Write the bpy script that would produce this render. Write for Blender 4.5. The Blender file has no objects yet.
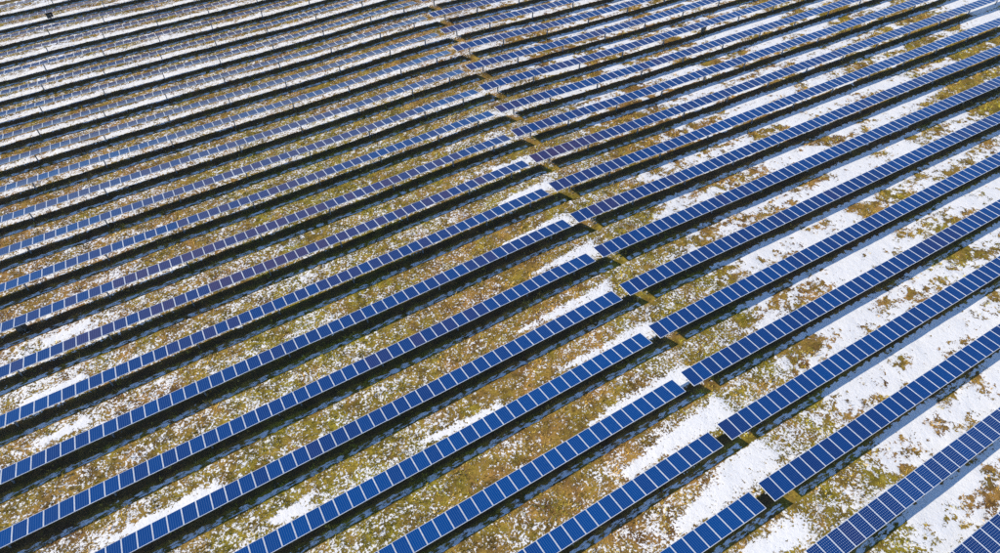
import bpy, math, random
import numpy as np
from mathutils import Vector, Matrix

random.seed(7)
rng = np.random.default_rng(7)
scene = bpy.context.scene
col = scene.collection

# ------------------------------------------------------------------ camera
cam_data = bpy.data.cameras.new('camera')
cam = bpy.data.objects.new('camera', cam_data)
col.objects.link(cam)
cam_data.sensor_width = 36.0
cam_data.lens = 662.79 / 1000 * 36.0
cam_data.clip_start = 1.0
cam_data.clip_end = 3000.0
CAM = Vector((-13.284, -7.335, 45.731))
fwd = Vector((0.3435278, 0.57414758, -0.74319796))
right = Vector((0.85969945, -0.51079269, 0.00277217))
up = Vector((0.37802845, 0.63987919, 0.66906585))
M3 = Matrix((right, up, -fwd)).transposed()
cam.matrix_world = Matrix.Translation(CAM) @ M3.to_4x4()
scene.camera = cam

# ------------------------------------------------------------------ sky, sun, exposure
SUN_TRAVEL = Vector((2.46, -0.47, -1.33)).normalized()      # the way the sunlight travels
to_sun = -SUN_TRAVEL
elev = math.asin(to_sun.z)
azim = math.atan2(to_sun.x, to_sun.y)
world = bpy.data.worlds.new('World')
scene.world = world
world.use_nodes = True
wn = world.node_tree
sky = wn.nodes.new('ShaderNodeTexSky')
sky.sky_type = 'NISHITA'
sky.sun_disc = False
sky.sun_elevation = elev
sky.sun_rotation = azim
sky.altitude = 300
sky.air_density = 1.0
sky.dust_density = 0.0
sky.ozone_density = 7.0
wn.links.new(sky.outputs[0], wn.nodes['Background'].inputs[0])
wn.nodes['Background'].inputs[1].default_value = 0.145
sl = bpy.data.lights.new('sun', 'SUN')
sl.energy = 4.5
sl.angle = math.radians(0.5)
sl.color = (1.0, 0.89, 0.715)
sun = bpy.data.objects.new('sun', sl)
col.objects.link(sun)
sun.rotation_euler = SUN_TRAVEL.to_track_quat('-Z', 'Y').to_euler()
sun.location = (-60, 20, 60)
scene.view_settings.view_transform = 'Standard'
scene.view_settings.look = 'None'
scene.view_settings.gamma = 1.0
scene.view_settings.use_curve_mapping = False
scene.view_settings.exposure = 0.50
scene.cycles.use_denoising = False
scene.cycles.max_bounces = 5
scene.cycles.diffuse_bounces = 3

# ------------------------------------------------------------------ the lie of the land
PITCH = 4.89963          # distance between tracker rows
T_RIGHT, T_LEFT = 0.0687, 0.2263   # tilt of the panels right and left of the cross aisle
X_END, SKEW, GAP = 12.5605, 0.74228, 0.832
MOD_L, MOD_W = 1.566, 1.01
DY_LEFT, DZ_LEFT = -0.060, -0.132
AXIS_H = 1.3
TC = (-1.5289820, -1.2850802, -0.2234328, 0.4042153, 1.1691778, 0.8655913, 0.0725643, 0.5457095)


def terr(x, y):
    x = np.clip(np.asarray(x, float), -75, 125)
    y = np.clip(np.asarray(y, float), -45, 135)
    x = x - 8.4
    u = x / 60
    v = (y - 30) / 60
    b = (u * u, u * v, v * v, u ** 3, u * u * v, u * v * v, v ** 3,
         np.exp(-((x - 3.8 - 0.76 * (y / 4.9)) / 14) ** 2))
    return sum(t * q for t, q in zip(TC, b))


# ------------------------------------------------------------------ where snow lies and where grass shows (ground metres)
CTRL = [
    (-32.2,27.3,0.35), (-28.8,22.7,0.40), (-29.6,31.2,0.40), (-24.2,25.1,0.42), (-23.1,20.1,0.50), (-18.6,23.5,0.30), (-13.7,21.6,0.32), (-16.0,17.4,0.45),
    (-10.8,16.9,0.30), (-7.4,20.8,0.25), (-8.0,12.6,0.38), (-7.4,9.0,0.20), (-2.0,14.4,0.20), (2.7,10.5,0.15), (3.0,5.9,0.20), (5.1,14.1,0.20),
    (7.3,6.8,0.25), (2.5,2.9,0.30), (5.6,2.6,0.35), (11.5,6.1,0.40), (10.4,10.8,0.40), (15.1,-3.1,0.25), (19.9,-1.6,0.35), (16.7,1.1,0.35),
    (20.6,0.8,0.30), (21.4,4.4,0.45), (22.6,-1.3,0.62), (26.1,-1.4,0.90), (24.4,-5.1,0.80), (27.8,-5.2,0.65), (27.9,-7.1,0.60), (21.7,-7.8,0.97),
    (18.7,-6.8,0.55), (34.0,-2.8,0.97), (34.9,2.3,0.88), (27.9,2.8,0.95), (30.7,7.2,0.95), (40.2,3.0,0.90), (37.6,7.2,0.90), (22.2,9.5,0.35),
    (18.6,8.1,0.30), (19.2,13.6,0.32), (23.2,15.3,0.50), (26.4,13.5,0.85), (31.5,13.5,0.85), (38.9,13.9,0.80), (45.0,7.3,0.65), (49.3,8.0,0.55),
    (53.5,14.2,0.85), (56.7,10.6,0.75), (52.7,18.5,0.85), (41.7,22.7,0.75), (49.8,24.2,0.90), (32.4,20.7,0.60), (24.2,20.4,0.42), (21.7,23.3,0.28),
    (21.4,27.5,0.32), (22.9,32.8,0.40), (29.3,27.6,0.60), (36.6,29.4,0.65), (43.3,29.9,0.80), (54.2,30.7,0.85), (64.7,27.4,0.85), (77.0,27.5,0.50),
    (77.1,23.4,0.45), (85.6,33.2,0.40), (86.8,29.5,0.40), (86.9,38.9,0.45), (73.0,36.7,0.70), (63.0,33.5,0.82), (63.1,41.9,0.75), (52.7,39.1,0.75),
    (59.8,49.8,0.75), (80.1,47.6,0.55), (88.3,45.1,0.55), (49.3,46.5,0.70), (37.4,42.3,0.58), (30.7,43.3,0.55), (23.1,40.6,0.38), (30.0,48.5,0.55),
    (41.6,53.5,0.58), (56.3,58.4,0.65), (46.0,63.9,0.65), (33.5,60.6,0.55), (25.7,53.2,0.48), (23.2,44.9,0.38), (101.1,38.9,1.10), (14.6,39.4,0.28),
    (7.3,36.8,0.22), (7.1,30.5,0.20), (11.2,26.4,0.20), (0.7,34.5,0.25), (-2.3,39.5,0.32), (-7.4,39.5,0.36), (-6.7,33.4,0.30), (-11.7,32.5,0.36),
    (-14.5,38.1,0.40), (-1.3,26.1,0.20), (3.4,25.8,0.15), (-5.9,24.2,0.30), (-10.5,23.7,0.36), (-15.3,26.6,0.36), (6.0,21.5,0.20), (-0.8,19.9,0.25),
    (8.9,19.7,0.25), (-31.3,35.3,0.50), (-26.4,33.3,0.50), (-30.8,40.4,0.48), (-27.6,40.8,0.50), (-23.7,35.0,0.50), (-19.4,35.9,0.42), (-20.7,41.8,0.45),
    (-27.9,44.8,0.42), (-29.7,51.5,0.42), (-23.8,49.4,0.42), (-16.6,48.1,0.36), (-11.2,49.9,0.40), (-26.1,58.9,0.52), (-28.2,65.6,0.60), (-21.8,61.7,0.52),
    (-15.6,61.9,0.52), (-4.0,49.2,0.26), (1.8,49.5,0.26), (7.8,49.8,0.30), (-4.2,55.1,0.36), (15.2,51.8,0.42), (9.1,58.1,0.42), (0.9,63.2,0.46),
    (17.0,63.5,0.52), (9.2,71.4,0.56), (-3.0,70.6,0.56), (-9.9,67.3,0.60), (-14.1,74.6,0.68), (-24.3,73.6,0.68), (-23.2,82.6,0.78), (-12.2,84.3,0.78),
    (-21.6,96.0,0.82), (-2.8,84.9,0.75), (8.4,84.7,0.66), (18.1,78.4,0.62), (-26.8,109.2,0.82), (25.1,67.7,0.62), (34.6,73.0,0.62),
]
GREEN = [
    (-27.8,24.6,0.30), (-14.6,19.2,0.75), (-9.2,13.3,0.80), (0.8,9.0,0.25), (6.0,4.0,0.20), (20.0,8.4,0.80), (20.8,15.3,0.85), (21.7,23.3,0.75),
    (21.0,30.3,0.60), (19.3,-0.4,0.80), (18.7,-6.8,0.80), (27.9,2.8,0.30), (26.4,-5.4,0.05), (26.8,-0.8,0.10), (26.9,9.3,0.10), (36.7,12.1,0.05),
    (49.3,8.0,0.60), (53.0,12.7,0.60), (41.7,22.7,0.10), (30.1,25.4,0.10), (37.4,42.3,0.10), (51.0,37.4,0.15), (81.7,32.1,0.55), (85.6,43.0,0.50),
    (46.0,63.9,0.15), (23.9,68.4,0.20), (4.8,74.2,0.30), (-17.8,87.6,0.40), (-28.2,65.6,0.20), (-17.9,55.7,0.30), (-3.4,50.7,0.75), (1.3,40.6,0.80),
    (-5.9,35.6,0.80), (-12.4,30.4,0.75), (-3.2,26.1,0.70), (4.0,26.7,0.20), (7.8,18.0,0.20), (-16.8,39.5,0.35), (-27.7,46.1,0.10), (-29.1,35.0,0.40),
    (-22.5,33.1,0.30), (14.6,39.4,0.50), (5.4,33.2,0.25), (23.1,40.6,0.45), (11.0,29.6,0.25),
]
DRIFT = [
    (-27.69,21.24,-20.77,21.04,0.15,0.70), (-5.60,16.52,0.39,16.04,0.20,0.55), (6.02,21.55,14.76,21.45,0.15,0.70), (6.65,16.38,15.06,16.01,0.15,0.80), (5.86,11.11,14.34,10.79,0.20,0.90), (6.15,6.56,14.62,6.70,0.35,1.00), (6.93,1.47,14.36,2.32,0.50,1.30), (9.82,-2.40,12.96,-2.81,0.70,0.90),
    (10.42,26.36,16.64,26.35,0.15,0.75), (10.22,31.04,16.87,30.91,0.15,0.80), (12.97,36.21,18.20,36.19,0.20,0.85), (15.31,41.18,18.83,40.91,0.30,0.70), (-31.24,36.14,-27.43,36.31,0.30,0.35), (-29.08,41.64,-26.45,41.90,0.40,0.30), (-30.64,31.72,-27.93,31.85,0.30,0.35), (-16.99,16.63,-15.55,16.51,0.40,0.50),
    (12.24,10.52,14.63,10.40,0.50,0.80), (-31.74,25.32,-26.25,25.42,0.10,0.25),
]


def value_noise(x, y, scale, seed, octaves=1, ax=1.0, ay=1.0):
    tot = np.zeros_like(x)
    amp, norm = 1.0, 0.0
    for o in range(octaves):
        r = np.random.default_rng(seed * 101 + o)
        tab = r.random((256, 256))
        gx = x / (scale * ax) + 37.3 * o + 500
        gy = y / (scale * ay) + 17.9 * o + 500
        ix, iy = np.floor(gx).astype(int), np.floor(gy).astype(int)
        fx, fy = gx - ix, gy - iy
        fx = fx * fx * (3 - 2 * fx)
        fy = fy * fy * (3 - 2 * fy)
        a = tab[ix % 256, iy % 256]
        b = tab[(ix + 1) % 256, iy % 256]
        c = tab[ix % 256, (iy + 1) % 256]
        d = tab[(ix + 1) % 256, (iy + 1) % 256]
        tot += amp * ((a * (1 - fx) + b * fx) * (1 - fy) + (c * (1 - fx) + d * fx) * fy)
        norm += amp
        amp *= 0.55
        scale *= 0.5
    return tot / norm


def smooth(a, b, v):
    t = np.clip((v - a) / (b - a), 0, 1)
    return t * t * (3 - 2 * t)


def blend(x, y, pts, rad):
    num = np.zeros_like(x)
    den = np.full_like(x, 1e-9)
    for px, py, v in pts:
        w = 1.0 / ((x - px) ** 2 + (y - py) ** 2 + rad * rad) ** 1.7
        num += w * v
        den += w
    return num / den


def ground_fields(x, y):
    """snow cover 0..1, greenness 0..1, speckle strength for points on the ground"""
    base = blend(x, y, CTRL, 2.2)
    green = blend(x, y, GREEN, 3.5)
    i = np.round(y / PITCH)
    d = y - i * PITCH                                    # metres across from the row axis
    end = X_END + SKEW * i
    side = smooth(-1.5, 1.5, x - end - 8)                # 0 west block, 1 east block
    wob = (value_noise(x, y, 2.2, 3, 3) - 0.5) * 0.5
    dd = d + wob * 0.7
    far = smooth(45, 75, y) * smooth(45, 15, x)
    snow = base.copy()
    # sheltered strip under the panels stays bare
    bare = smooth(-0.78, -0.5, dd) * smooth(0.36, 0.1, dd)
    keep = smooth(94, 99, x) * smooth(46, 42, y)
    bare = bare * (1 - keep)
    shade = smooth(-1.40, -1.2, dd) * smooth(-0.6, -0.82, dd)
    # drip line behind the low edge
    drip = smooth(0.1, 0.3, dd) * smooth(1.6, 1.0, dd)
    snow += drip * (0.08 + 0.22 * far + 0.12 * smooth(30, 60, y) * smooth(60, 30, x)) * (1 - 0.5 * side)
    mid = 1 - np.clip(bare + shade + drip, 0, 1)
    snow -= mid * 0.22 * far
    # drifts
    for x1, y1, x2, y2, w1, w2 in DRIFT:
        L = math.hypot(x2 - x1, y2 - y1)
        tx, ty = (x2 - x1) / L, (y2 - y1) / L
        t = ((x - x1) * tx + (y - y1) * ty) / L
        n = (x - x1) * -ty + (y - y1) * tx
        w = w1 + (w2 - w1) * np.clip(t, 0, 1)
        dist = np.abs(n + wob * 0.5) / (w * 0.84)
        dist = np.maximum(dist, np.maximum(-t, t - 1) * L / (w * 1.2) + np.abs(n) * 0.3)
        snow += 0.9 * smooth(1.9, 0.3, dist)
    # open patches stretched along the lanes
    patch = value_noise(x, y, 2.4, 11, 4, 1.9, 0.75) * (1 - side) + value_noise(x, y, 1.7, 12, 4, 1.9, 0.75) * side
    snow += (patch - 0.5) * (0.75 + 0.85 * side)
    streak = value_noise(x * 0.8 + y * 0.6, -x * 0.6 + y * 0.8, 1.1, 13, 3, 0.45, 1.8)
    snow += (streak - 0.5) * 0.75 * (0.35 + 0.65 * side)
    speck = 1.0 - 0.62 * side * smooth(4, 12, x - end)
    snow += 0.01 * (1 - side) - 0.05 * side - 0.14 * far
    return snow, green, speck, bare, side, shade


# ------------------------------------------------------------------ materials
def new_mat(name):
    m = bpy.data.materials.new(name)
    m.use_nodes = True
    return m, m.node_tree.nodes, m.node_tree.links, m.node_tree.nodes['Principled BSDF']


def math_node(nodes, links, op, a, b=None, c=None, clamp=False):
    n = nodes.new('ShaderNodeMath')
    n.operation = op
    n.use_clamp = clamp
    for k, v in enumerate((a, b, c)):
        if v is None:
            continue
        if isinstance(v, (int, float)):
            n.inputs[k].default_value = v
        else:
            links.new(v, n.inputs[k])
    return n.outputs[0]


def mix_col(nodes, links, fac, a, b):
    n = nodes.new('ShaderNodeMix')
    n.data_type = 'RGBA'
    for sock, v in ((n.inputs[0], fac), (n.inputs[6], a), (n.inputs[7], b)):
        if isinstance(v, (int, float)):
            sock.default_value = v
        elif isinstance(v, tuple):
            sock.default_value = (*v, 1)
        else:
            links.new(v, sock)
    return n.outputs[2]


def attr(nodes, name):
    n = nodes.new('ShaderNodeAttribute')
    n.attribute_name = name
    return n


def noise(nodes, links, vec, scale, detail=4, rough=0.55):
    n = nodes.new('ShaderNodeTexNoise')
    n.inputs['Scale'].default_value = scale
    n.inputs['Detail'].default_value = detail
    n.inputs['Roughness'].default_value = rough
    links.new(vec, n.inputs['Vector'])
    return n.outputs[0]


def ground_material():
    m, N, L, B = new_mat('snowy_meadow')
    geo = N.new('ShaderNodeNewGeometry').outputs['Position']
    snow = attr(N, 'snow').outputs['Fac']
    green = attr(N, 'green').outputs['Fac']
    speck = attr(N, 'speck').outputs['Fac']
    bare = attr(N, 'bare').outputs['Fac']
    side = attr(N, 'side').outputs['Fac']
    def mth(op, a_, b_=None, c_=None, clamp=False):
        return math_node(N, L, op, a_, b_, c_, clamp)
    def step(v, lo, hi):
        r = N.new('ShaderNodeMapRange')
        r.interpolation_type = 'SMOOTHSTEP'
        r.inputs['From Min'].default_value = lo
        r.inputs['From Max'].default_value = hi
        L.new(v, r.inputs['Value'])
        return r.outputs[0]
    n1 = noise(N, L, geo, 5.6, 4, 0.62)
    n2 = noise(N, L, geo, 1.7, 4, 0.6)
    n3 = noise(N, L, geo, 12.0, 3, 0.6)
    nn = mth('MULTIPLY', mth('MULTIPLY_ADD', n1, 3.5, -1.75), speck)
    nm = mth('MULTIPLY_ADD', n2, 2.1, -1.05)
    nf = mth('MULTIPLY_ADD', n3, 1.3, -0.65)
    nf = mth('MULTIPLY', nf, mth('MULTIPLY_ADD', side, -0.5, 1.0))
    open_ = mth('ADD', mth('ADD', snow, nn), mth('ADD', nm, nf))
    # position across the row and along its modules: snow slides off the modules in lumps, one below each
    sp = N.new('ShaderNodeSeparateXYZ')
    L.new(geo, sp.inputs[0])
    row = mth('ROUND', mth('MULTIPLY', sp.outputs[1], 1 / PITCH))
    d = mth('MULTIPLY_ADD', row, -PITCH, sp.outputs[1])
    d = mth('ADD', d, mth('MULTIPLY_ADD', noise(N, L, geo, 0.9, 3, 0.6), 0.5, -0.25))
    ph = mth('MULTIPLY_ADD', row, -SKEW, mth('ADD', sp.outputs[0], -X_END))
    wave = mth('COSINE', mth('MULTIPLY', ph, 2 * math.pi / MOD_W))
    nl = noise(N, L, geo, 2.6, 4, 0.65)
    stv = N.new('ShaderNodeVectorMath')
    stv.operation = 'MULTIPLY'
    stv.inputs[1].default_value = (0.55, 2.2, 1.0)
    L.new(geo, stv.inputs[0])
    ns = noise(N, L, stv.outputs[0], 2.4, 5, 0.68)
    # west block: a broken line of lumps
    line = mth('SUBTRACT', 1.0, step(mth('ABSOLUTE', mth('ADD', d, 1.02)), 0.14, 0.36))
    cut = mth('MULTIPLY', step(ph, 0.9, 1.5), mth('SUBTRACT', 1.0, step(ph, 2.5, 3.1)))
    line = mth('MULTIPLY', line, mth('SUBTRACT', 1.0, cut))
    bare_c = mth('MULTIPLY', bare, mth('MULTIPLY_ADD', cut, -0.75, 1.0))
    lumps = mth('MULTIPLY', line, mth('ADD', mth('MULTIPLY_ADD', wave, 0.12, 0.62), mth('MULTIPLY_ADD', ns, 2.6, -1.3)))
    # east block: a continuous apron with notches between the modules
    apron = mth('MULTIPLY', step(d, -1.75, -1.5), mth('SUBTRACT', 1.0, step(d, -0.78, -0.58)))
    notch = mth('MULTIPLY', step(wave, 0.1, 0.9), step(d, -1.15, -0.75))
    ap = mth('ADD', mth('MULTIPLY_ADD', notch, -0.85, 0.95), mth('MULTIPLY_ADD', nl, 2.6, -1.3))
    apron_v = mth('MULTIPLY', apron, ap)
    in_shade = mth('MULTIPLY', step(d, -1.42, -1.28), mth('SUBTRACT', 1.0, step(d, -0.75, -0.5)))
    west_open = mth('SUBTRACT', mth('MULTIPLY', open_, mth('MULTIPLY_ADD', in_shade, -0.75, 1.0)), mth('MULTIPLY', bare_c, 0.9))
    west = mth('MAXIMUM', west_open, lumps)
    east_open = mth('SUBTRACT', mth('MULTIPLY', open_, mth('MULTIPLY_ADD', in_shade, -0.6, 1.0)), mth('MULTIPLY', bare_c, 1.2))
    east = mth('MAXIMUM', east_open, mth('MULTIPLY', apron_v, step(snow, 0.2, 0.8)))
    east = mth('MAXIMUM', east, lumps)
    tot = mth('ADD', mth('MULTIPLY', west, mth('SUBTRACT', 1.0, side)), mth('MULTIPLY', east, side))
    mr = N.new('ShaderNodeMapRange')
    mr.interpolation_type = 'SMOOTHSTEP'
    mr.inputs['From Min'].default_value = 0.50
    mr.inputs['From Max'].default_value = 0.60
    L.new(tot, mr.inputs['Value'])
    mask = mr.outputs[0]
    # soil and matted straw
    nb_ = step(noise(N, L, geo, 0.75, 5, 0.62), 0.34, 0.66)
    c1 = mix_col(N, L, nb_, (0.125, 0.066, 0.022), (0.41, 0.23, 0.060))
    c2 = mix_col(N, L, step(noise(N, L, geo, 1.1, 5, 0.62), 0.34, 0.66), (0.10, 0.085, 0.010), (0.36, 0.29, 0.028))
    gsum = mth('ADD', green, mth('MULTIPLY_ADD', noise(N, L, geo, 0.4, 4), 2.4, -1.2), clamp=True)
    soil = mix_col(N, L, gsum, c1, c2)
    soil = mix_col(N, L, mth('MULTIPLY', bare_c, 0.8), soil, (0.075, 0.048, 0.027))  # snow-free earth, its colour darkened further to deepen the shade under the panels
    fine = noise(N, L, geo, 9.0, 5, 0.7)
    fr = N.new('ShaderNodeMapRange')
    fr.inputs['From Min'].default_value = 0.3
    fr.inputs['From Max'].default_value = 0.7
    fr.inputs['To Min'].default_value = 0.45
    fr.inputs['To Max'].default_value = 1.35
    L.new(fine, fr.inputs['Value'])
    mul = N.new('ShaderNodeMix')
    mul.data_type = 'RGBA'
    mul.blend_type = 'MULTIPLY'
    mul.inputs[0].default_value = 1.0
    L.new(soil, mul.inputs[6])
    L.new(fr.outputs[0], mul.inputs[7])
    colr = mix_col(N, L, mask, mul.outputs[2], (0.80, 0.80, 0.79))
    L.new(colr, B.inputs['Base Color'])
    B.inputs['Roughness'].default_value = 0.85
    B.inputs['Specular IOR Level'].default_value = 0.2
    bump = N.new('ShaderNodeBump')
    bump.inputs['Strength'].default_value = 0.5
    bump.inputs['Distance'].default_value = 0.06
    hh = math_node(N, L, 'MULTIPLY_ADD', n3, 0.35, math_node(N, L, 'MULTIPLY', mask, 0.7))
    hh = math_node(N, L, 'MULTIPLY_ADD', n1, 0.6, hh)
    hh = math_node(N, L, 'MULTIPLY_ADD', n2, 1.6, hh)
    L.new(hh, bump.inputs['Height'])
    L.new(bump.outputs[0], B.inputs['Normal'])
    return m


def grass_material():
    m, N, L, B = new_mat('dry_grass')
    c = attr(N, 'tint').outputs['Color']
    L.new(c, B.inputs['Base Color'])
    B.inputs['Roughness'].default_value = 0.7
    B.inputs['Specular IOR Level'].default_value = 0.25
    return m


def cell_material():
    m, N, L, B = new_mat('solar_cells')
    tc = N.new('ShaderNodeTexCoord').outputs['Object']
    sp = N.new('ShaderNodeSeparateXYZ')
    L.new(tc, sp.inputs[0])
    cw = (0.992 - 0.09) / 6
    ch = (MOD_L - 0.09) / 10
    def cell_dist(s, size, off):
        f = math_node(N, L, 'MULTIPLY_ADD', s, 1 / size, 20 + off)
        f = math_node(N, L, 'FRACT', f)
        f = math_node(N, L, 'SUBTRACT', f, 0.5)
        return math_node(N, L, 'ABSOLUTE', f)
    dx = cell_dist(sp.outputs[0], cw, 0.0)
    dy = cell_dist(sp.outputs[1], ch, 0.0)
    gapx = math_node(N, L, 'GREATER_THAN', dx, 0.455)
    gapy = math_node(N, L, 'GREATER_THAN', dy, 0.480)
    corner = math_node(N, L, 'GREATER_THAN', math_node(N, L, 'ADD', dx, dy), 0.835)
    # thin silver bus bars
    bx = math_node(N, L, 'FRACT', math_node(N, L, 'MULTIPLY_ADD', sp.outputs[0], 3 / cw, 60.5))
    bus = math_node(N, L, 'LESS_THAN', math_node(N, L, 'ABSOLUTE', math_node(N, L, 'SUBTRACT', bx, 0.5)), 0.03)
    info = N.new('ShaderNodeObjectInfo')
    geo = N.new('ShaderNodeNewGeometry').outputs['Position']
    rnd = info.outputs['Random']
    ramp = N.new('ShaderNodeValToRGB')
    ramp.color_ramp.elements[0].position = 0.0
    ramp.color_ramp.elements[0].color = (0.0002, 0.050, 0.205, 1)
    ramp.color_ramp.elements[1].position = 1.0
    ramp.color_ramp.elements[1].color = (0.044, 0.030, 0.085, 1)
    e = ramp.color_ramp.elements.new(0.55)
    e.color = (0.005, 0.032, 0.14, 1)
    # batches of modules differ in shade: object colour carries the batch and a tone by position, the random value the single module
    sepc = N.new('ShaderNodeSeparateColor')
    L.new(info.outputs['Color'], sepc.inputs[0])
    t = math_node(N, L, 'MULTIPLY_ADD', rnd, 0.36, math_node(N, L, 'SUBTRACT', sepc.outputs[0], 0.18), clamp=True)
    L.new(t, ramp.inputs[0])
    cry = noise(N, L, tc, 55.0, 2)
    var = N.new('ShaderNodeMapRange')
    var.inputs['To Min'].default_value = 0.75
    var.inputs['To Max'].default_value = 1.25
    L.new(cry, var.inputs['Value'])
    mul = N.new('ShaderNodeMix')
    mul.data_type = 'RGBA'
    mul.blend_type = 'MULTIPLY'
    mul.inputs[0].default_value = 1.0
    L.new(ramp.outputs[0], mul.inputs[6])
    L.new(var.outputs[0], mul.inputs[7])
    c = mix_col(N, L, math_node(N, L, 'MULTIPLY', bus, 0.05), mul.outputs[2], (0.35, 0.42, 0.55))
    g = math_node(N, L, 'MAXIMUM', gapx, math_node(N, L, 'MULTIPLY', gapy, 0.5))
    c = mix_col(N, L, math_node(N, L, 'MULTIPLY', g, 0.30), c, (0.22, 0.36, 0.60))
    c = mix_col(N, L, math_node(N, L, 'MULTIPLY', corner, sepc.outputs[1]), c, (0.62, 0.70, 0.80))
    L.new(c, B.inputs['Base Color'])
    B.inputs['Roughness'].default_value = 0.16
    B.inputs['IOR'].default_value = 1.36
    return m


def metal(name, c, rough, metallic=1.0, nscale=6.0):
    m, N, L, B = new_mat(name)
    tc = N.new('ShaderNodeTexCoord').outputs['Object']
    n = noise(N, L, tc, nscale, 4)
    k = mix_col(N, L, n, tuple(v * 0.8 for v in c), tuple(min(1, v * 1.15) for v in c))
    L.new(k, B.inputs['Base Color'])
    B.inputs['Metallic'].default_value = metallic
    B.inputs['Roughness'].default_value = rough
    return m


MAT = {
    'ground': ground_material(),
    'grass': grass_material(),
    'cells': cell_material(),
    'frame': metal('anodised_frame', (0.76, 0.77, 0.78), 0.5, 0.25),
    'back': metal('white_backsheet', (0.6, 0.6, 0.6), 0.7, 0.0),
    'steel': metal('galvanised_steel', (0.42, 0.44, 0.46), 0.5, 0.6),
    'box': metal('grey_enclosure', (0.018, 0.026, 0.028), 0.45, 0.0),
    'boxdoor': metal('enclosure_door', (0.035, 0.05, 0.055), 0.4, 0.0),
}


# ------------------------------------------------------------------ mesh helpers
def mesh_from(name, verts, faces, mats, fmat=None, smooth_shade=False):
    me = bpy.data.meshes.new(name)
    me.from_pydata(verts, [], faces)
    for m in mats:
        me.materials.append(m)
    if fmat:
        me.polygons.foreach_set('material_index', fmat)
    if smooth_shade:
        me.polygons.foreach_set('use_smooth', [True] * len(faces))
    me.update()
    return me


def add_box(V, F, x0, x1, y0, y1, z0, z1):
    b = len(V)
    V += [(x0, y0, z0), (x1, y0, z0), (x1, y1, z0), (x0, y1, z0), (x0, y0, z1), (x1, y0, z1), (x1, y1, z1), (x0, y1, z1)]
    F += [(b, b + 3, b + 2, b + 1), (b + 4, b + 5, b + 6, b + 7), (b, b + 1, b + 5, b + 4), (b + 1, b + 2, b + 6, b + 5),
          (b + 2, b + 3, b + 7, b + 6), (b + 3, b, b + 4, b + 7)]


def link(name, data, parent=None, loc=(0, 0, 0), rot=(0, 0, 0)):
    o = bpy.data.objects.new(name, data)
    col.objects.link(o)
    o.parent = parent
    o.location = loc
    o.rotation_euler = rot
    return o


def tag(o, label=None, cat=None, group=None, kind=None):
    for k, v in (('label', label), ('category', cat), ('group', group), ('kind', kind)):
        if v:
            o[k] = v


# ------------------------------------------------------------------ ground
def axis_coords(lo, hi, step, far):
    inner = np.arange(lo, hi + step / 2, step)
    k = 1.35 ** np.arange(1, 22) * step
    ext = np.cumsum(k)
    ext = ext[ext < far]
    return np.concatenate([(lo - ext)[::-1], inner, hi + ext])


gx = axis_coords(-42, 114, 0.32, 900)
gy = axis_coords(-17, 121, 0.26, 900)
GX, GY = np.meshgrid(gx, gy)
snow, green, speck, bare, side, _ = ground_fields(GX, GY)
Z = terr(GX, GY)
cover = smooth(0.45, 0.8, snow)
Z = Z - 0.05 + 0.05 * cover + (value_noise(GX, GY, 1.3, 21, 3) - 0.5) * 0.07 + (value_noise(GX, GY, 6.0, 22, 2) - 0.5) * 0.12
ny, nx = GX.shape
me = bpy.data.meshes.new('ground')
co = np.stack([GX, GY, Z], -1).reshape(-1, 3)
me.vertices.add(nx * ny)
me.vertices.foreach_set('co', co.ravel())
idx = np.arange(nx * ny).reshape(ny, nx)
quads = np.stack([idx[:-1, :-1], idx[:-1, 1:], idx[1:, 1:], idx[1:, :-1]], -1).reshape(-1, 4)
nq = len(quads)
me.loops.add(nq * 4)
me.loops.foreach_set('vertex_index', quads.ravel().astype(np.int32))
me.polygons.add(nq)
me.polygons.foreach_set('loop_start', np.arange(0, nq * 4, 4, dtype=np.int32))
me.update(calc_edges=True)
me.polygons.foreach_set('use_smooth', np.ones(nq, bool))
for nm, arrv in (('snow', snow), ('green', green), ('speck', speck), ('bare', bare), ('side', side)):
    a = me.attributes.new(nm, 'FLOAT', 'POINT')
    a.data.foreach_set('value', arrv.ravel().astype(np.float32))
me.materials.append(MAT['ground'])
ground = link('ground', me)
tag(ground, 'rolling meadow ground with melting patchy snow, bare soil and matted straw', kind='structure')


def ground_z(x, y):
    x = np.asarray(x, float)
    y = np.asarray(y, float)
    ix = np.clip(np.searchsorted(gx, x) - 1, 0, nx - 2)
    iy = np.clip(np.searchsorted(gy, y) - 1, 0, ny - 2)
    fx = (x - gx[ix]) / (gx[ix + 1] - gx[ix])
    fy = (y - gy[iy]) / (gy[iy + 1] - gy[iy])
    return (Z[iy, ix] * (1 - fx) + Z[iy, ix + 1] * fx) * (1 - fy) + (Z[iy + 1, ix] * (1 - fx) + Z[iy + 1, ix + 1] * fx) * fy


# ------------------------------------------------------------------ the solar trackers
def module_mesh(fw, name):
    hx, hy, h = 0.496, MOD_L / 2, 0.02
    ix, iy = hx - fw, hy - fw
    V, F, FM = [], [], []
    for (ax, ay, z) in ((hx, hy, -h), (hx, hy, h), (ix, iy, h), (ix, iy, h - 0.006)):
        V += [(-ax, -ay, z), (ax, -ay, z), (ax, ay, z), (-ax, ay, z)]
    F.append((3, 2, 1, 0)); FM.append(2)
    for r in range(3):
        for k in range(4):
            a, b = r * 4 + k, r * 4 + (k + 1) % 4
            F.append((a, b, b + 4, a + 4)); FM.append(0)
    F.append((12, 13, 14, 15)); FM.append(1)
    return mesh_from(name, V, F, [MAT['frame'], MAT['cells'], MAT['back']], FM)


MODULE = module_mesh(0.030, 'module')

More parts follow.
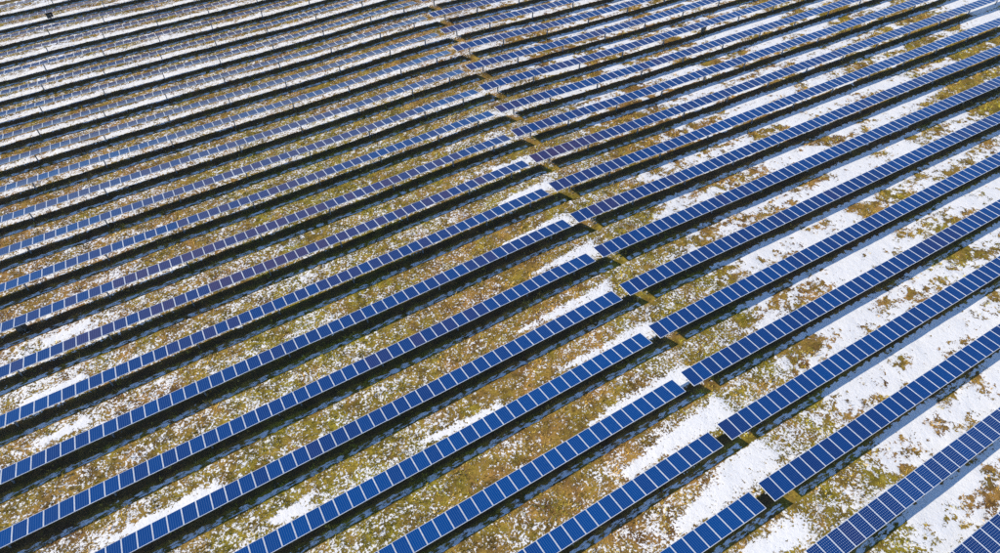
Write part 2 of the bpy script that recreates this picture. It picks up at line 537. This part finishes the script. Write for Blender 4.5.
V, F = [], []                                            # driven H-pile with its bearing head
add_box(V, F, -0.055, 0.055, -0.075, -0.066, -0.6, 1.16)
add_box(V, F, -0.055, 0.055, 0.066, 0.075, -0.6, 1.16)
add_box(V, F, -0.004, 0.004, -0.066, 0.066, -0.6, 1.16)
POST = mesh_from('post', V, F, [MAT['steel']])
V, F = [], []
add_box(V, F, -0.04, 0.04, -0.11, 0.11, 1.08, 1.14)
add_box(V, F, -0.05, 0.05, -0.11, -0.07, 1.14, 1.262)
add_box(V, F, -0.05, 0.05, 0.07, 0.11, 1.14, 1.262)
BEARING = mesh_from('bearing', V, F, [MAT['steel']])


def tube_mesh(pts, r):
    V, F = [], []
    n = 8
    for (x, y, z) in pts:
        for k in range(n):
            a = 2 * math.pi * (k + 0.5) / n
            V.append((x, y + r * math.cos(a), z + r * math.sin(a)))
    for j in range(len(pts) - 1):
        for k in range(n):
            F.append((j * n + k, j * n + (k + 1) % n, (j + 1) * n + (k + 1) % n, (j + 1) * n + k))
    F.append(tuple(range(n))[::-1])
    F.append(tuple(range((len(pts) - 1) * n, len(pts) * n)))
    return mesh_from('torque_tube', V, F, [MAT['steel']])


ORD = ['first', 'second', 'third', 'fourth', 'fifth', 'sixth', 'seventh', 'eighth', 'ninth', 'tenth', 'eleventh', 'twelfth',
       'thirteenth', 'fourteenth', 'fifteenth', 'sixteenth', 'seventeenth', 'eighteenth', 'nineteenth', 'twentieth',
       'twenty-first', 'twenty-second', 'twenty-third']


def tracker(i, side):
    left = side == 'left'
    y = i * PITCH + (DY_LEFT if left else 0)
    end = X_END + SKEW * i - (GAP if left else 0)
    tilt = T_LEFT if left else T_RIGHT
    h = AXIS_H + (DZ_LEFT if left else 0)
    sgn = -1 if left else 1
    if left:
        n = 66
    else:
        xmax = {-2: 25, -1: 33, 0: 41, 1: 49, 2: 57, 3: 65, 4: 73.5, 5: 81.5, 6: 89.5, 7: 97.5, 8: 105.5, 9: 96, 10: 86.5, 11: 77,
                12: 67.5, 13: 58.5, 14: 49.5, 15: 40.5, 16: 31}[i]
        n = int((xmax + 9 - end) / MOD_W)
    zy = lambda x: float(terr(x, i * PITCH))
    root = link('solar_panel_row', None, None, (end, y, zy(end)))
    root.empty_display_size = 0.5
    k = ORD[i] if left else ORD[i + 2]
    where = 'left of the cross aisle' if left else 'right of the cross aisle'
    lab = f'long tilted row of blue solar panels {where}, {k} from the bottom'
    tag(root, lab, 'solar array', f'solar panel rows {where}')
    r0 = root.location
    row_tone = random.random()
    for j in range(n):
        x = end + sgn * (j + 0.5) * MOD_W
        sl_ = (zy(x + 0.5) - zy(x - 0.5))
        jit = random.gauss(0, 0.0025)
        o = link('module', MODULE, root, (x - r0.x, random.gauss(0, 0.004), zy(x) + h - r0.z + 0.06 * math.cos(tilt)),
                 (-tilt + jit, -math.atan(sl_) + random.gauss(0, 0.002), 0))
        batch = 0.5 + 0.5 * math.sin(j * 0.23 + i * 2.1) * math.sin(j * 0.071 + i * 1.3)
        tone = TONE(x, y) + (0.0 if left else 0.22) + 0.30 * (batch - 0.5) + 0.22 * (row_tone - 0.5)
        o.color = (min(1, max(0, tone)), 0.75 if i < 0 else 0.03, 0, 1)
    xs = [end + sgn * (-0.06)] + [end + sgn * t for t in np.arange(1, n, 3.5)] + [end + sgn * n * MOD_W]
    if left:
        xs = xs[::-1]
    link('torque_tube', tube_mesh([(x - r0.x, 0, zy(x) + h - 0.05 - r0.z) for x in xs], 0.06), root)
    first = [1.8, 6.9] if left else [2.2, 7.4]
    t = list(first)
    while t[-1] + 7.05 < n * MOD_W:
        t.append(t[-1] + 7.05)
    for a in t:
        x = end + sgn * a
        p = link('post', POST, root, (x - r0.x, 0, zy(x) - r0.z + h - AXIS_H))
        link('bearing', BEARING, p)
    return root


def TONE(x, y):
    """0 = bright blue, 1 = violet (more violet mid-left and in the rows farther back)"""
    t = 0.10 + 0.70 * math.exp(-((x + 6) / 26) ** 2) * min(1, max(0, (y - 14) / 25)) + 0.22 * min(1, max(0, (y - 25) / 30))
    return t


for i in range(0, 23):
    tracker(i, 'left')
for i in range(-2, 17):
    tracker(i, 'right')


# ------------------------------------------------------------------ control boxes on three posts
def control_box(i, left, a, label, wide=1.0):
    end = X_END + SKEW * i - (GAP if left else 0)
    x = end + (-a if left else a)
    y = i * PITCH + (DY_LEFT if left else 0)
    z = float(terr(x, i * PITCH))
    root = link('control_box', None, None, (x, y - 0.09, z))
    tag(root, label, 'control box', 'dark control boxes on tracker posts')
    V, F = [], []
    add_box(V, F, -0.42 * wide, 0.10, -0.30, -0.04, 0.42, 1.02)
    add_box(V, F, 0.13, 0.40 * wide, -0.26, -0.04, 0.52, 1.02)
    me = mesh_from('housing', V, F, [MAT['box']])
    body = link('housing', me, root)
    b = body.modifiers.new('bevel', 'BEVEL'); b.width = 0.02; b.segments = 2
    V, F = [], []
    add_box(V, F, -0.39 * wide, 0.07, -0.322, -0.30, 0.46, 0.98)
    link('door', mesh_from('door', V, F, [MAT['boxdoor']]), body)
    V, F = [], []
    add_box(V, F, -0.45 * wide, 0.43 * wide, -0.04, 0.0, 0.50, 0.55)
    add_box(V, F, -0.45 * wide, 0.43 * wide, -0.04, 0.0, 0.90, 0.95)
    link('mounting_rail', mesh_from('mounting_rail', V, F, [MAT['steel']]), root)
    V, F = [], []
    for cx_ in (-0.3, -0.1, 0.25):
        add_box(V, F, cx_ - 0.025, cx_ + 0.025, -0.18, -0.13, -0.2, 0.44 if cx_ < 0 else 0.54)
    link('conduit', mesh_from('conduit', V, F, [MAT['box']]), root)
    V, F = [], []
    add_box(V, F, -0.47 * wide, 0.45 * wide, -0.36, -0.01, 1.03, 1.05)
    link('rain_hood', mesh_from('rain_hood', V, F, [MAT['box']]), root)


control_box(21, True, 49.2, 'dark control box under a far panel row, near the top left corner', 1.0)
control_box(11, False, 35.6, 'dark twin control box hanging on a post, upper right of centre', 0.9)
control_box(9, True, 49.2, 'dark control box in the shade of a panel row at the left edge', 1.0)


# ------------------------------------------------------------------ dry grass
def scatter_grass(n_try):
    x = rng.uniform(-40, 112, n_try)
    y = rng.uniform(-15, 119, n_try)
    z = ground_z(x, y)
    P = np.stack([x, y, z], -1) - np.array(CAM)
    d = P @ np.array(fwd)
    u = 662.8 * (P @ np.array(right)) / d
    v = 662.8 * (P @ np.array(up)) / d
    ok = (d > 5) & (np.abs(u) < 545) & (np.abs(v) < 320)
    x, y, z = x[ok], y[ok], z[ok]
    sn, gr, sp, br, sd, sh = ground_fields(x, y)
    clump = value_noise(x, y, 0.9, 31, 3)
    prob = smooth(0.80, 0.25, sn + (clump - 0.5) * 0.9 * sp) * (1 - 0.85 * br)
    ok = rng.random(len(x)) < prob
    x, y, z, gr, sn = x[ok], y[ok], z[ok], gr[ok], sn[ok]
    n = len(x)
    nb = 6
    base = np.repeat(np.stack([x, y, z - 0.015], -1), nb, 0)
    ang = rng.uniform(0, 2 * math.pi, n * nb)
    size = np.repeat(rng.gamma(4, 0.25, n) * (0.6 + 0.8 * value_noise(x, y, 3.5, 33, 2)), nb)
    ln = size * rng.uniform(0.08, 0.20, n * nb)
    lean = rng.uniform(0.35, 1.15, n * nb)
    dirx, diry = np.cos(ang), np.sin(ang)
    off = rng.normal(0, 0.05, (n * nb, 2))
    base[:, 0] += off[:, 0]
    base[:, 1] += off[:, 1]
    wd = rng.uniform(0.012, 0.028, n * nb)
    tip = base + np.stack([dirx * ln * np.sin(lean), diry * ln * np.sin(lean), ln * np.cos(lean)], -1)
    a = base + np.stack([-diry * wd, dirx * wd, 0 * wd], -1)
    b = base - np.stack([-diry * wd, dirx * wd, 0 * wd], -1)
    co = np.stack([a, b, tip], 1).reshape(-1, 3)
    nt = n * nb
    me = bpy.data.meshes.new('dry_grass')
    me.vertices.add(nt * 3)
    me.vertices.foreach_set('co', co.ravel())
    me.loops.add(nt * 3)
    me.loops.foreach_set('vertex_index', np.arange(nt * 3, dtype=np.int32))
    me.polygons.add(nt)
    me.polygons.foreach_set('loop_start', np.arange(0, nt * 3, 3, dtype=np.int32))
    me.update(calc_edges=True)
    g = np.clip(gr + (value_noise(x, y, 2.2, 35, 4) - 0.5) * 2.2 + rng.normal(0, 0.15, n), 0, 1)[:, None]
    tan = np.array([0.45, 0.28, 0.07])
    olive = np.array([0.34, 0.305, 0.033])
    c = (tan * (1 - g) + olive * g) * rng.gamma(7, 1 / 7, (n, 1)).clip(0.4, 1.4) * (0.45 + 1.0 * smooth(0.25, 0.75, value_noise(x, y, 1.8, 37, 4)))[:, None]
    c = np.concatenate([c, np.ones((n, 1))], 1)
    a_ = me.attributes.new('tint', 'FLOAT_COLOR', 'POINT')
    a_.data.foreach_set('color', np.repeat(c, nb * 3, 0).astype(np.float32).ravel())
    me.materials.append(MAT['grass'])
    o = link('dry_grass', me)
    tag(o, 'tan and olive dry grass tufts showing through the thin snow', 'grass', kind='stuff')
    print('grass tufts', n)


scatter_grass(330000)
